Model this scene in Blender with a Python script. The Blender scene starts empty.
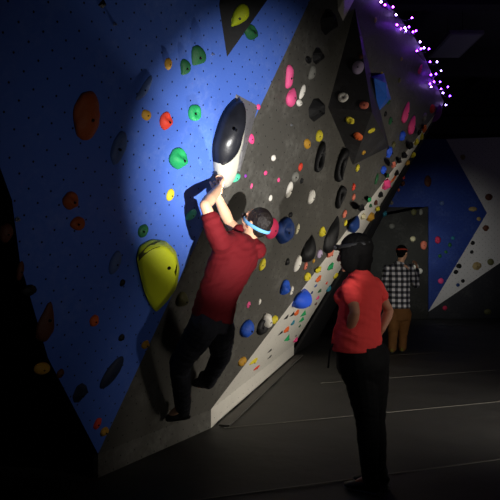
import bpy, bmesh, math, random
from mathutils import Vector, Matrix, Quaternion, noise
random.seed(7)
C = bpy.context.scene.collection
V = Vector
CAM = V((0, 0, 1.5)); F = 600.0; HY = 258.0

def ray(px, py): return V(((px-250)/F, 1, (HY-py)/F))
def at(px, py, d): return CAM + ray(px, py)*d
def proj(p):
    q = p-CAM
    return V((250+F*q.x/q.y, HY-F*q.z/q.y))
class Plane:
    def __init__(s, o, n):
        s.o = V(o); s.n = V(n).normalized()
        if s.n.dot(CAM-s.o) < 0: s.n = -s.n
        s.v = (V((0,0,1))-s.n*s.n.z).normalized()
        s.u = s.v.cross(s.n).normalized()
    def hit(s, px, py, off=0.0):
        r = ray(px, py)
        t = (off - s.n.dot(CAM-s.o))/s.n.dot(r)
        return CAM+r*t
    def uv(s, p): return ((p-s.o).dot(s.u), (p-s.o).dot(s.v))

# ------------------------------------------------------------------ materials
def lin(h):
    h = h.lstrip('#'); o = []
    for i in (0,2,4):
        c = int(h[i:i+2],16)/255
        o.append(c/12.92 if c <= .04045 else ((c+.055)/1.055)**2.4)
    return (*o, 1)
MATS = {}
def mat(name, hexc, rough=.6, bump=.0, bscale=30, var=.12, vscale=6, spec=.4, metal=0, sheen=0):
    if name in MATS: return MATS[name]
    m = bpy.data.materials.new(name); m.use_nodes = True
    nt = m.node_tree; b = nt.nodes['Principled BSDF']
    b.inputs['Roughness'].default_value = rough
    b.inputs['Specular IOR Level'].default_value = spec
    b.inputs['Metallic'].default_value = metal
    if 0 and sheen: b.inputs['Sheen Weight'].default_value = sheen
    tc = nt.nodes.new('ShaderNodeTexCoord')
    n = nt.nodes.new('ShaderNodeTexNoise'); n.inputs['Scale'].default_value = vscale; n.inputs['Detail'].default_value = 4
    nt.links.new(tc.outputs['Object'], n.inputs['Vector'])
    mx = nt.nodes.new('ShaderNodeMix'); mx.data_type = 'RGBA'
    c = lin(hexc)
    mx.inputs[6].default_value = tuple(x*(1-var) for x in c[:3])+(1,)
    mx.inputs[7].default_value = tuple(min(1, x*(1+var)) for x in c[:3])+(1,)
    nt.links.new(n.outputs['Fac'], mx.inputs[0]); nt.links.new(mx.outputs[2], b.inputs['Base Color'])
    if bump:
        n2 = nt.nodes.new('ShaderNodeTexNoise'); n2.inputs['Scale'].default_value = bscale; n2.inputs['Detail'].default_value = 6
        nt.links.new(tc.outputs['Object'], n2.inputs['Vector'])
        bp = nt.nodes.new('ShaderNodeBump'); bp.inputs['Strength'].default_value = bump; bp.inputs['Distance'].default_value = .01
        nt.links.new(n2.outputs['Fac'], bp.inputs['Height']); nt.links.new(bp.outputs['Normal'], b.inputs['Normal'])
    MATS[name] = m; return m
def wallmat(name, hexc, rough=.55, pitch=.15, hole=.006, chalk=.25, chalkcol='#c9c7c0', bump=.25):
    m = bpy.data.materials.new(name); m.use_nodes = True
    nt = m.node_tree; L = nt.links.new; N = nt.nodes.new
    b = nt.nodes['Principled BSDF']; b.inputs['Roughness'].default_value = rough; b.inputs['Specular IOR Level'].default_value = .3
    uv = N('ShaderNodeUVMap')
    def dots(dx, dy):
        a = N('ShaderNodeVectorMath'); a.operation = 'MULTIPLY_ADD'
        a.inputs[1].default_value = (1/pitch, 1/pitch, 0); a.inputs[2].default_value = (dx, dy, 0)
        L(uv.outputs['UV'], a.inputs[0])
        f = N('ShaderNodeVectorMath'); f.operation = 'FRACTION'; L(a.outputs[0], f.inputs[0])
        s = N('ShaderNodeVectorMath'); s.operation = 'SUBTRACT'; s.inputs[1].default_value = (.5,.5,0); L(f.outputs[0], s.inputs[0])
        l = N('ShaderNodeVectorMath'); l.operation = 'LENGTH'; L(s.outputs[0], l.inputs[0])
        c = N('ShaderNodeMath'); c.operation = 'LESS_THAN'; c.inputs[1].default_value = hole/pitch; L(l.outputs['Value'], c.inputs[0])
        return c
    d1, d2 = dots(0,0), dots(.5,.5)
    ad = N('ShaderNodeMath'); ad.operation = 'MAXIMUM'; L(d1.outputs[0], ad.inputs[0]); L(d2.outputs[0], ad.inputs[1])
    # chalk scuffs, patchy
    n1 = N('ShaderNodeTexNoise'); n1.inputs['Scale'].default_value = 2.3; n1.inputs['Detail'].default_value = 3; L(uv.outputs['UV'], n1.inputs['Vector'])
    n2 = N('ShaderNodeTexNoise'); n2.inputs['Scale'].default_value = 16; n2.inputs['Detail'].default_value = 6; n2.inputs['Roughness'].default_value = .7; L(uv.outputs['UV'], n2.inputs['Vector'])
    mu = N('ShaderNodeMath'); mu.operation = 'MULTIPLY'; L(n1.outputs['Fac'], mu.inputs[0]); L(n2.outputs['Fac'], mu.inputs[1])
    mr = N('ShaderNodeMapRange'); mr.inputs['From Min'].default_value = .25; mr.inputs['From Max'].default_value = .46
    mr.inputs['To Max'].default_value = chalk; L(mu.outputs[0], mr.inputs['Value'])
    x1 = N('ShaderNodeMix'); x1.data_type = 'RGBA'; x1.inputs[6].default_value = lin(hexc); x1.inputs[7].default_value = lin(chalkcol); L(mr.outputs[0], x1.inputs[0])
    x2 = N('ShaderNodeMix'); x2.data_type = 'RGBA'; x2.inputs[7].default_value = (.004,.004,.005,1); L(ad.outputs[0], x2.inputs[0]); L(x1.outputs[2], x2.inputs[6])
    L(x2.outputs[2], b.inputs['Base Color'])
    n3 = N('ShaderNodeTexNoise'); n3.inputs['Scale'].default_value = 120; n3.inputs['Detail'].default_value = 3; L(uv.outputs['UV'], n3.inputs['Vector'])
    bp = N('ShaderNodeBump'); bp.inputs['Strength'].default_value = bump; bp.inputs['Distance'].default_value = .004
    L(n3.outputs['Fac'], bp.inputs['Height']); L(bp.outputs['Normal'], b.inputs['Normal'])
    return m
def emit(name, col, s):
    m = bpy.data.materials.new(name); m.use_nodes = True
    b = m.node_tree.nodes['Principled BSDF']; b.inputs['Base Color'].default_value = (*col,1)
    b.inputs['Emission Color'].default_value = (*col,1); b.inputs['Emission Strength'].default_value = s
    return m

# ------------------------------------------------------------------ objects
def obj(name, me, m=None, parent=None, smooth=False):
    if isinstance(me, bmesh.types.BMesh):
        bm = me; me = bpy.data.meshes.new(name); bm.to_mesh(me); bm.free()
    o = bpy.data.objects.new(name, me); C.objects.link(o)
    if m is not None:
        me.materials.clear(); me.materials.append(m)
    if smooth:
        for p in me.polygons: p.use_smooth = True
    if parent is not None: o.parent = parent
    return o
def thing(name, label, cat, loc=(0,0,0), group=None):
    o = bpy.data.objects.new(name, None); C.objects.link(o); o.location = loc; o.empty_display_size = .1
    return tag(o, label, cat, group)
def tag(o, label, cat, group=None):
    o['label'] = label; o['category'] = cat
    if group: o['group'] = group
    return o
def struct(name, me, m=None, smooth=False):
    o = obj(name, me, m, None, smooth); o['kind'] = 'structure'; return o
def prism(pts, thick_vec, plane=None):
    """closed slab: polygon pts pushed along thick_vec, with uv in metres"""
    bm = bmesh.new(); uvl = bm.loops.layers.uv.new('UVMap')
    a = [bm.verts.new(p) for p in pts]; b = [bm.verts.new(V(p)+V(thick_vec)) for p in pts]
    n = len(pts)
    bm.faces.new(a); bm.faces.new(b[::-1])
    for i in range(n):
        j = (i+1) % n
        bm.faces.new((a[i], b[i], b[j], a[j]))
    bmesh.ops.recalc_face_normals(bm, faces=bm.faces)
    for f in bm.faces:
        for l in f.loops:
            if plane: l[uvl].uv = plane.uv(l.vert.co)
            else: l[uvl].uv = (l.vert.co.x+l.vert.co.y*.3, l.vert.co.z+l.vert.co.y)
    return bm
def poly(faces, verts):
    bm = bmesh.new(); uvl = bm.loops.layers.uv.new('UVMap')
    vs = [bm.verts.new(v) for v in verts]
    for f in faces: bm.faces.new([vs[i] for i in f])
    bmesh.ops.recalc_face_normals(bm, faces=bm.faces)
    for f in bm.faces:
        n = f.normal; v = (V((0,0,1))-n*n.z)
        v = v.normalized() if v.length > .05 else V((0,1,0)); u = v.cross(n)
        for l in f.loops: l[uvl].uv = (l.vert.co.dot(u), l.vert.co.dot(v))
    return bm
def box(x0,y0,z0,x1,y1,z1):
    return poly([(0,1,2,3),(4,5,6,7),(0,1,5,4),(1,2,6,5),(2,3,7,6),(3,0,4,7)],
                [(x0,y0,z0),(x1,y0,z0),(x1,y1,z0),(x0,y1,z0),(x0,y0,z1),(x1,y0,z1),(x1,y1,z1),(x0,y1,z1)])
def bevel_bm(bm, w, seg=2):
    bmesh.ops.bevel(bm, geom=list(bm.edges), offset=w, segments=seg, affect='EDGES', profile=.6)
    bmesh.ops.recalc_face_normals(bm, faces=bm.faces); return bm
def add_tube(bm, pts, r, seg=8, cap=True):
    """tube along pts (radius scalar or list) into bm"""
    pts = [V(p) for p in pts]; n = len(pts); rings = []
    rr = r if isinstance(r, (list, tuple)) else [r]*n
    prev = None
    for i, p in enumerate(pts):
        t = (pts[min(i+1,n-1)]-pts[max(i-1,0)]).normalized()
        if prev is None:
            a = t.orthogonal().normalized()
        else:
            a = (prev-t*prev.dot(t)).normalized()
        prev = a; b = t.cross(a)
        rings.append([bm.verts.new(p+(a*math.cos(k*2*math.pi/seg)+b*math.sin(k*2*math.pi/seg))*rr[i]) for k in range(seg)])
    for i in range(n-1):
        for k in range(seg):
            q = (k+1) % seg
            bm.faces.new((rings[i][k], rings[i][q], rings[i+1][q], rings[i+1][k]))
    if cap: bm.faces.new(rings[0][::-1]); bm.faces.new(rings[-1])
    return bm

# ------------------------------------------------------------------ the room and the climbing wall
A0 = at(98,455,4.09); A1 = at(211,411,5.29); W2 = at(294,343,9.28)
base = (A1-A0); base.z = 0; base.normalize()
HN = V((base.y,-base.x,0)); T = .28
A1.z = A0.z = W2.z = .165
G = Plane(A0, HN - V((0,0,T)))
W3 = G.hit(444,102)
S1 = G.hit(310,0)
L1 = at(15,200,3.03)
B = Plane(A0, (S1-A0).cross(L1-A0))
WH = Plane(A1, (W2-A1).cross(W3-A1))
E1 = at(318,340,10.98); E1.z = 0
W2F = V((W2.x, W2.y, 0))
E = Plane(W2F, (W3-W2F).cross(E1-W2F))

M_blue = wallmat('blue_painted_plywood', '#4a6cc6', .5, pitch=.14, chalk=.22, chalkcol='#8fa5e0')
M_grey = wallmat('grey_painted_plywood', '#4c4a45', .55, chalk=.2, chalkcol='#a8a69f')
M_white = wallmat('white_painted_plywood', '#d6d2c8', .5, pitch=.2, hole=.005, chalk=.2, chalkcol='#a39f96')
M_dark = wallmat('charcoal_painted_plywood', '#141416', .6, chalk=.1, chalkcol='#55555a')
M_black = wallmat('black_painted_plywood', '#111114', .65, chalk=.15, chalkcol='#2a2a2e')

def facet(name, plane, pix, m, th=.04, pts=None):
    P = [plane.hit(*q) if not isinstance(q, V) else q for q in pix]
    return struct(name, prism(P, -plane.n*th, plane), m)
seam = [A0, B.hit(352,-90)]
facet('wall_left', B, [A0, (352,-90), (-60,-90), (-32,80), (12,200), (20,262), (48,358)], M_blue)
facet('wall_middle', G, [A0, A1, W3, (418,42), (386,0), (378,-40), (352,-90)], M_grey)
facet('wall_right', WH, [A1, W2, W3], M_white)
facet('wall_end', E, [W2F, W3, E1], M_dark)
# upright kick boards under the overhang
def kick(name, a, b, m):
    a = V(a); b = V(b); d = (b-a); d.z = 0; n = V((d.y,-d.x,0)).normalized()
    pl = Plane(a, n)
    return struct(name, prism([V((a.x,a.y,0)), V((b.x,b.y,0)), V((b.x,b.y,b.z)), V((a.x,a.y,a.z))], -pl.n*.04, pl), m)
kick('baseboard_middle', A0, A1, M_grey)
kick('baseboard_right', A1, W2, M_white)
# dark return facet beyond the blue panel's edge, folded away from the room
edge = [V((A0.x,A0.y,0)), A0] + [B.hit(*q) for q in ((48,358),(20,262),(12,200),(-32,80),(-60,-90))]
rd = V((-.78,.5,0))*3.2
bm = bmesh.new(); uvl = bm.loops.layers.uv.new('UVMap')
ra = [bm.verts.new(p) for p in edge]; rb = [bm.verts.new(p+rd) for p in edge]
for i in range(len(edge)-1):
    f = bm.faces.new((ra[i], rb[i], rb[i+1], ra[i+1]))
    for l in f.loops: l[uvl].uv = ((l.vert.co-A0).dot(rd.normalized()), l.vert.co.z)
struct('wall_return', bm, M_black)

# floor: vinyl-covered crash pads, softly rumpled along the wall foot
bm = bmesh.new(); uvl = bm.loops.layers.uv.new('UVMap')
X0, X1, Y0, Y1 = -7.0, 9.0, -4.0, 15.2
NX, NY = 130, 170
grid = []
for j in range(NY+1):
    row = []
    for i in range(NX+1):
        x = X0+(X1-X0)*i/NX; y = Y0+(Y1-Y0)*j/NY
        h = 0
        w = noise.noise(V((x*.7+y*.9, y*.5-x*.4, 3)))*.026 + noise.noise(V((x*2.2, y*1.3, 9)))*.006
        h = -abs(w)
        row.append(bm.verts.new((x,y,h)))
    grid.append(row)
for j in range(NY):
    for i in range(NX):
        bm.faces.new((grid[j][i],grid[j][i+1],grid[j+1][i+1],grid[j+1][i]))
M_floor = mat('black_vinyl_matting', '#373634', .62, bump=.6, bscale=5, var=.3, vscale=1.2, spec=.35)
struct('floor', bm, M_floor, True)
# flat welded seams of the mat covers
M_seam = mat('grey_seam_tape', '#57554f', .6, var=.3, vscale=9)
sd = V((.945,.327,0)); sn = V((-.327,.945,0))
for k, d0 in enumerate((.55, 2.2, 3.83, 5.37, 6.9, 8.5, 10.1, 11.7)):
    c = V((0, d0, 0))
    # start each seam at the climbing wall line, end at the far side
    lo, hi = 0, 8.5
    def inside(p):
        return (p-A0).dot(HN) > .08 and (p-A1).dot(V((WH.n.x,WH.n.y,0)).normalized()) > .08 and p.y < 14.9
    ts = [t*.05 for t in range(-80, 180) if inside(c+sd*(t*.05)) and (c+sd*t*.05).x < 8.8]
    a = c+sd*ts[0]; b = c+sd*ts[-1]; w = .010
    struct('trim_%d' % (k+1), prism([a-sn*w, b-sn*w, b+sn*w, a+sn*w], V((0,0,.003))), M_seam)
# padded skirting roll where the mats meet the white kick board
d = (W2-A1); d.z = 0; dn = V((WH.n.x,WH.n.y,0)).normalized()
a = V((A1.x,A1.y,0))+dn*.075+d*.02; b = V((W2.x,W2.y,0))+dn*.075-d*.01
struct('trim_9', prism([a-dn*.03, b-dn*.03, b+dn*.07, a+dn*.07], V((0,0,.014))), mat('mat_edge_vinyl', '#4d4b47', .6, bump=.4))

# shell of the hall
M_shell = mat('dark_corrugated_steel', '#5a5660', .6, bump=.3, var=.2)
M_hall = mat('hall_wall_paint', '#242228', .7, var=.2)
struct('ceiling', box(-7,-4,6.0,9,15.4,6.1), M_shell)
struct('wall_far', box(-7,15.25,0,9,15.4,6.0), M_hall)
struct('wall_side', box(9,-4,0,9.15,15.4,6.0), M_hall)
struct('wall_back', box(-7,-4.15,0,9,-4,6.0), M_hall)
struct('wall_outer', box(-7.15,-4,0,-7,15.4,6.0), M_hall)
# roof beams and purlins
M_beam = mat('grey_roof_beam', '#4a484c', .6, var=.2)
for k, y in enumerate((9.4, 12.9)):
    bmx = box(-5,y-.12,5.42,9,y+.12,6.0)
    struct('trim_%d' % (10+k), bmx, M_beam)
for k, x in enumerate((3.0, 5.6)):
    struct('trim_%d' % (12+k), box(x-.06,2,5.78,x+.06,15.2,5.98), M_beam)

# ---- far wall facets (built as plywood panels standing in front of the hall's end wall)
FY = 15.0
FP = Plane((0,FY,0), (0,-1,0))
FGP = Plane((0,14.9,0), (0,-1,0))
def fp(*pix): return [FP.hit(*q) for q in pix]
M_fblue = wallmat('far_blue_paint', '#223a86', .55, chalk=.12, chalkcol='#8fa5e0')
M_fwhite = wallmat('far_white_paint', '#c9c5c6', .55, chalk=.15, chalkcol='#8a8688')
M_fgrey = wallmat('far_grey_paint', '#201f1d', .55, chalk=.06)
def facet3(name, pts, m, th=.05):
    n = (V(pts[1])-V(pts[0])).cross(V(pts[2])-V(pts[0]))
    pl = Plane(pts[0], n)
    return struct(name, prism(pts, -pl.n*th, pl), m), pl
q = lambda px,py,d: at(px,py,d)
floorpt = lambda px,d: V(((px-250)/F*d, d, 0))
# blue kite, leaning slightly towards the room at the middle
_, P_fblue = facet3('wall_far_blue', [q(428,312,14.85), q(487,213,14.85), q(446,139,14.85), q(385,139,14.85), q(380,207,14.85), q(428,207,14.85)], M_fblue)
_, P_fwhite = facet3('wall_far_white', [q(428,312,14.85), q(560,222,14.85), q(560,135,14.85), q(446,139,14.85), q(487,213,14.85)], M_fwhite)
_, P_fslate = facet3('wall_far_slate', [floorpt(428,14.85), floorpt(560,14.85), q(560,222,14.85), q(428,312,14.85)], wallmat('far_slate_paint', '#26262c', .6, chalk=.05))
_, P_fgrey = facet3('wall_far_grey', [floorpt(300,14.7), floorpt(428,14.7), q(428,207,14.7), q(300,232,14.7)], M_fgrey)
struct('wall_far_beam', box(1.0,14.8,q(446,134,14.85).z,9,15.2,q(446,134,14.85).z+.42), M_hall)
# ------------------------------------------------------------------ climbing holds
COL = {  # colour word -> (hex)
 'rust':'#9c4a20','orange':'#d9622a','red':'#d8402c','ochre':'#b98a2c','yellow':'#d2c22e','lime':'#c3d21e','dark green':'#1f5a34','green':'#1f9a5a',
 'mint':'#58cfa6','slate blue':'#52689a','dark slate':'#1c2740','black':'#0c0c0e','brown':'#5a3020','white':'#e6e2d8','cream':'#cfc6a2','pink':'#ec5a92',
 'magenta':'#ff4d8e','crimson':'#c22a52','blue':'#1f50b8','navy':'#16346e','royal blue':'#2a5ae0','teal':'#2f7f96','lilac':'#b7a6c4','purple':'#8a3ab0','olive':'#5c5a38','grey':'#77766f','salmon':'#d0705a','tan':'#a08a60'}
M_bolt = mat('bolt_hole_steel', '#0c0c0d', .4, metal=.0)
M_boltshine = mat('zinc_bolt', '#b9bcc2', .3, metal=.9)
def hmat(c): return mat(c.replace(' ','_')+'_resin', COL[c], .62, bump=.35, bscale=60, var=.1, vscale=14, spec=.35)

def dome(shape, ru, rv, rn, seed, sub=3):
    """hold body in local axes: x along wall, y up the wall, z out of the wall; back is flat at z = 0"""
    bm = bmesh.new()
    if shape == 'ring':
        n, m = 28, 10; minor = .27
        vs = []
        for i in range(n):
            a = 2*math.pi*i/n; row = []
            for k in range(m):
                b = 2*math.pi*k/m
                w = 1-minor+minor*math.cos(b)*(1+.25*math.sin(a))
                z = max(0, rn*(.45+.55*math.sin(b))*(1+.2*math.cos(a*2+seed)))
                row.append(bm.verts.new((ru*w*math.cos(a)*(1+.12*math.sin(a)), rv*w*math.sin(a), z)))
            vs.append(row)
        for i in range(n):
            for k in range(m):
                bm.faces.new((vs[i][k], vs[(i+1)%n][k], vs[(i+1)%n][(k+1)%m], vs[i][(k+1)%m]))
        bmesh.ops.recalc_face_normals(bm, faces=bm.faces)
        return bm
    if shape in ('wedge','tri'):
        # sharp faceted wedge: broad flat back, ridge towards the lower side
        k = 1 if shape == 'wedge' else .55
        base = [(-.9,-.2),(-.55,.75),(.1,1),(.85,.55),(.95,-.25),(.25,-1),(-.5,-.85)] if shape == 'wedge' else [(-1,-.75),(.15,1),(1,-.1),(.35,-1)]
        top = [(x*.45+.15, y*.4+(.1 if shape=='wedge' else -.1)) for x,y in base]
        lo = [bm.verts.new((x*ru,y*rv,0)) for x,y in base]; hi = [bm.verts.new((x*ru,y*rv,rn*(.75+.25*math.sin(i*2.3+seed)))) for i,(x,y) in enumerate(top)]
        n = len(base)
        bm.faces.new(lo[::-1]); bm.faces.new(hi)
        for i in range(n): bm.faces.new((lo[i],lo[(i+1)%n],hi[(i+1)%n],hi[i]))
        bmesh.ops.recalc_face_normals(bm, faces=bm.faces)
        bmesh.ops.bevel(bm, geom=list(bm.edges), offset=min(ru,rv)*.06, segments=2, affect='EDGES')
        return bm
    bmesh.ops.create_icosphere(bm, subdivisions=sub, radius=1)
    off = V((seed*3.1, seed*1.7, seed*.9))
    for v in bm.verts:
        p = v.co.copy(); x,y,z = p
        d = 1+.13*noise.noise(p*1.2+off)+.05*noise.noise(p*3+off)
        if shape == 'blob': pass
        elif shape == 'oval': d = 1+.04*noise.noise(p+off)
        elif shape == 'drop':                         # pointed at the top
            t = (y+1)/2; x *= 1.12-.85*t**1.6; z *= 1.05-.55*t; y *= 1.05
        elif shape == 'dropdown':                     # pointed at the bottom
            t = (1-y)/2; x *= 1.12-.8*t**1.5; z *= 1.05-.5*t
        elif shape == 'jug':                          # deep lip with a scoop behind it on top
            if z > 0: 
                s = math.exp(-((x/.6)**2+((y-.42)/.33)**2)); z -= .75*s*z; d *= 1
                z *= 1+.25*math.exp(-((y+.15)/.35)**2)
        elif shape == 'pocket':                       # scoop in the middle
            if z > 0:
                s = math.exp(-((x/.36)**2+((y+.05)/.42)**2)); z -= .85*s*z
        elif shape == 'bowl':
            if z > 0:
                s = math.exp(-((x/.55)**2+((y-.1)/.55)**2)); z -= .8*s*z
        elif shape == 'crescent':
            x += .38*(1-y*y)-.2; x *= .8; 
            if z > 0: z *= .75+.25*abs(y)
        elif shape == 'pinch':
            x *= .72+.3*y*y; z *= 1-.25*y*y
        elif shape == 'facet':
            d = 1+.22*noise.noise(p*1.6+off)
        q_ = V((x,y,z))*d
        if q_.z < 0: q_.z = 0
        v.co = (q_.x*ru, q_.y*rv, q_.z*rn)
    bmesh.ops.remove_doubles(bm, verts=bm.verts, dist=min(ru,rv)*.02)
    return bm

HOLDS = []     # dicts for the labelling pass
def frame_matrix(pl, p, rot):
    r = math.radians(rot)
    x = pl.u*math.cos(r)+pl.v*math.sin(r); y = -pl.u*math.sin(r)+pl.v*math.cos(r)
    return Matrix(((x.x,y.x,pl.n.x,p.x),(x.y,y.y,pl.n.y,p.y),(x.z,y.z,pl.n.z,p.z),(0,0,0,1)))
def hold(pl, px, py, w, h, col, shape='blob', rot=0, kn=.75, place=None, key=None, label=None, bolt=True, name='climbing_hold', off=0.0):
    P = pl.hit(px,py,off)
    e = .01
    pu = (proj(P+pl.u*e)-proj(P))/e; pv = (proj(P+pl.v*e)-proj(P))/e; pn = (proj(P+pl.n*e)-proj(P))/e
    ru = w/2/abs(pu.x); rv = h/2/abs(pv.y)
    for _ in range(12):
        rn = kn*min(ru,rv)
        ru_ = math.sqrt(max((w/2)**2-(rv*pv.x)**2-(rn*.6*pn.x)**2, (w*.28)**2))/abs(pu.x)
        rv_ = math.sqrt(max((h/2)**2-(ru*pu.y)**2-(rn*.6*pn.y)**2, (h*.28)**2))/abs(pv.y)
        ru = .5*ru+.5*ru_; rv = .5*rv+.5*rv_
    mpp = (P.y)/F                                   # metres per pixel there: no hold may stretch along a wall seen edge-on
    cu = 3.2 if pl is WH else 2.1 if pl is E else 1.6
    ru = min(ru, w/2*mpp*cu); rv = min(rv, h/2*mpp*1.5)
    rn = kn*min(ru,rv)
    P = pl.hit(px,py,off+rn*.35)-pl.n*(rn*.35+.003)
    seed = len(HOLDS)*1.37
    sub = 1 if shape == 'facet' else (4 if w*h > 500 else (3 if w*h > 70 else 2))
    bm = dome(shape, ru, rv, rn, seed, sub)
    o = obj(name, bm, hmat(col), None, shape not in ('facet','wedge','tri'))
    o.matrix_world = frame_matrix(pl, P, rot)
    if bolt and max(w,h) >= 8 and shape not in ('ring',):
        # socket-head bolt seen at the top of the hold
        depsP = max((v.co.z for v in o.data.vertices if abs(v.co.x) < ru*.3 and abs(v.co.y+rv*.1) < rv*.3), default=rn)
        r = max(.006, min(.011, min(ru,rv)*.16))
        b2 = bmesh.new()
        bmesh.ops.create_cone(b2, cap_ends=True, segments=14, radius1=r, radius2=r*.8, depth=.006)
        bmesh.ops.inset_region(b2, faces=[f for f in b2.faces if len(f.verts) > 4 and f.normal.z > .5], thickness=r*.25, depth=-.003)
        bo = obj('bolt', b2, M_bolt, o)
        bo.location = (0, -rv*.1, depsP*.985)
    HOLDS.append(dict(o=o, px=px, py=py, w=w, h=h, col=col, shape=shape, pl=pl, place=place, key=key, label=label))
    return o

SHAPEWORD = {'blob':'rounded','oval':'smooth oval','drop':'teardrop','dropdown':'teardrop','jug':'jug','pocket':'pocket','bowl':'bowl shaped','crescent':'curved','pinch':'pinch','facet':'angular','wedge':'wedge','tri':'triangular','ring':'ring shaped'}
# --- blue wall
b = lambda *a, **k: hold(B, *a, **k)
b(89,117,28,48,'rust','blob',rot=8,kn=.6,key='the big rust hold', label='largest rust coloured hold, alone high on the blue wall')
b(72,201,17,18,'rust','jug',rot=-20,label='upper of two small rust holds under the big rust hold',key='the paired rust holds')
b(79,224,16,14,'rust','pocket',label='lower of two small rust holds under the big rust hold')
b(120,148,15,34,'slate blue','pocket',rot=-8,key='the slate blue pocket hold',label='slate blue pocket hold beside the big rust hold')
b(145,89,11,32,'slate blue','crescent',rot=-28,key='the curved slate blue hold',label='thin curved slate blue hold above the red jug')
b(169,64,8,12,'ochre','blob',label='small ochre hold beside two dark green holds')
b(186,68,13,17,'dark green','dropdown',rot=-15,label='smaller of two dark green holds high on the blue wall')
b(199,57,17,22,'dark green','dropdown',rot=-20,label='larger of two dark green holds high on the blue wall',key='the larger dark green hold')
b(147,115,10,11,'ochre','blob',label='small ochre hold between curved slate hold and red jug')
b(167,121,13,18,'red','jug',label='red jug hold on the blue wall above the green jug',key='the red jug')
b(196,113,14,17,'green','pocket',label='small green hold beside the red jug on blue wall')
b(180,159,19,21,'green','jug',rot=-5,kn=.9,label='bright green jug hold casting a shadow in the light patch',key='the bright green jug')
b(171,195,8,13,'yellow','oval',rot=-12,label='small bright yellow hold beside the arm shadow')
b(192,215,11,10,'mint','oval',rot=30,label='small mint hold beside the climber\'s bent elbow')
b(144,231,11,14,'dark green','pocket',label='small dark green hold just above the big yellow hold')
b(116,263,12,24,'slate blue','oval',rot=-10,label='oval slate blue hold beside the big yellow hold',key='the oval slate hold')
b(123,283,6,8,'black','blob',label='tiny black hold under the oval slate hold')
b(95,321,10,12,'orange','blob',rot=-25,label='small orange hold low on the blue wall')
b(122,338,7,8,'black','blob',label='tiny black hold above the long dark slate hold')
b(48,322,21,40,'brown','dropdown',rot=180,kn=.6,label='big dim brown teardrop hold at the blue panel\'s shaded edge',key='the big brown hold')
b(43,369,18,13,'ochre','oval',rot=-15,label='dim ochre hold on the panel edge under the brown teardrop')
b(61,374,8,10,'brown','blob',label='small brown hold next to the dim ochre edge hold')
b(113,373,15,36,'dark slate','oval',rot=-38,kn=.5,label='long dark slate hold tilted low on the blue wall',key='the long dark slate hold')
b(81,394,17,22,'dark slate','wedge',label='dark slate wedge low on blue wall beside panel edge')
b(98,424,8,12,'red','blob',rot=-25,label='small dull red hold near the blue panel\'s bottom tip')
b(105,432,9,10,'ochre','jug',label='small ochre jug nearest the blue panel\'s bottom tip')
b(146,345,8,9,'ochre','jug',label='small ochre hold on the seam below the yellow hold')
b(252,32,15,17,'dark green','jug',label='dark green hold under the edge of the black volume')
b(30,291,16,12,'black','blob',label='dim black hold above the big brown teardrop')
b(21,271,8,20,'brown','blob',label='dim brown hold on the upper shaded panel edge')
b(103,3,9,12,'black','tri',label='black triangular hold at the top of the blue wall')
b(7,233,14,20,'brown','blob',label='dim brown hold far out on the blue panel\'s dark side')
b(236,178,11,9,'mint','oval',rot=20,label='small mint hold beside the white tip of the long macro hold')
b(246,134,5,9,'green','blob',label='small green hold beside the dark macro hold\'s edge')

# --- grey wall
g = lambda *a, **k: hold(G, *a, **k)
g(252,139,9,9,'magenta','crescent',rot=-30,label='small magenta arc hold beside the macro hold')
g(259,107,5,6,'magenta','blob',label='tiny magenta hold at the tip of the grey volume')
g(290,77,11,24,'pink','crescent',rot=18,label='upper pink hold of the touching pair',key='the pink pair')
g(293,97,13,20,'pink','drop',rot=-12,label='lower pink teardrop of the touching pair')
g(303,92,6,16,'white','oval',rot=-10,label='white blade hold beside the pink pair',key='the white blade')
g(300,103,8,8,'white','blob',label='small white hold under the white blade')
g(330,22,21,30,'black','wedge',kn=.8,label='topmost large black wedge on the grey wall',key='the topmost black wedge')
g(319,56,15,20,'black','wedge',label='middle black wedge above the grey two-tone hold',key='the middle black wedge')
g(309,60,9,9,'black','pocket',label='small black pocket hold beside the middle black wedge')
g(313,73,9,15,'grey','crescent',label='grey curved hold camouflaged under the middle black wedge')
g(318,110,21,26,'black','wedge',kn=.8,label='black wedge beside the corner of the dark pyramid',key='the black wedge by the pyramid')
g(308,144,9,10,'ochre','oval',rot=-15,label='rounded ochre hold above the ring holds')
g(320,136,8,12,'yellow','pocket',rot=-15,label='yellow and dark pocket hold beside the rounded ochre hold')
g(320,158,10,31,'black','ring',rot=2,label='black ring hold below the yellow pocket hold',key='the first ring hold')
g(341,166,11,34,'black','ring',rot=-3,label='longest black ring hold under the dark pyramid',key='the longest ring hold')
g(340,198,9,23,'black','ring',rot=-3,label='shortest black ring hold under the longest ring',key='the shortest ring hold')
g(290,190,7,17,'white','oval',rot=-6,label='white oval hold touching the grey ring',key='the upper white oval')
g(312,197,8,15,'white','oval',rot=-10,label='white oval hold standing alone mid grey wall',key='the lone white oval')
g(296,177,8,11,'grey','pocket',label='grey pocket hold above the white oval')
g(302,181,5,7,'black','wedge',label='small black hold beside the grey pocket hold')
g(274,158,5,7,'white','blob',label='small white hold alone right of the macro hold')
g(271,198,4,7,'white','blob',label='small white hold above the climber\'s head')
g(301,167,5,9,'red','pocket',label='small red hold above the grey pocket hold')
g(266,173,4,5,'magenta','blob',label='tiny magenta hold between the two small white holds')
g(279,180,3,5,'magenta','blob',label='tiny magenta hold beside the upper white oval')
g(252,186,3,6,'pink','blob',label='tiny pink hold above the climber\'s raised forearm')
g(246,176,3,4,'purple','blob',label='tiny purple hold beside the mint hold')
g(287,231,20,26,'navy','bowl',kn=.9,label='dark blue bowl hold beside the climber\'s head',key='the dark blue bowl')
g(298,229,5,11,'cream','crescent',label='cream crescent hold tucked behind the dark blue bowl')
g(291,215,5,6,'black','blob',label='small black hold above the dark blue bowl')
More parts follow.
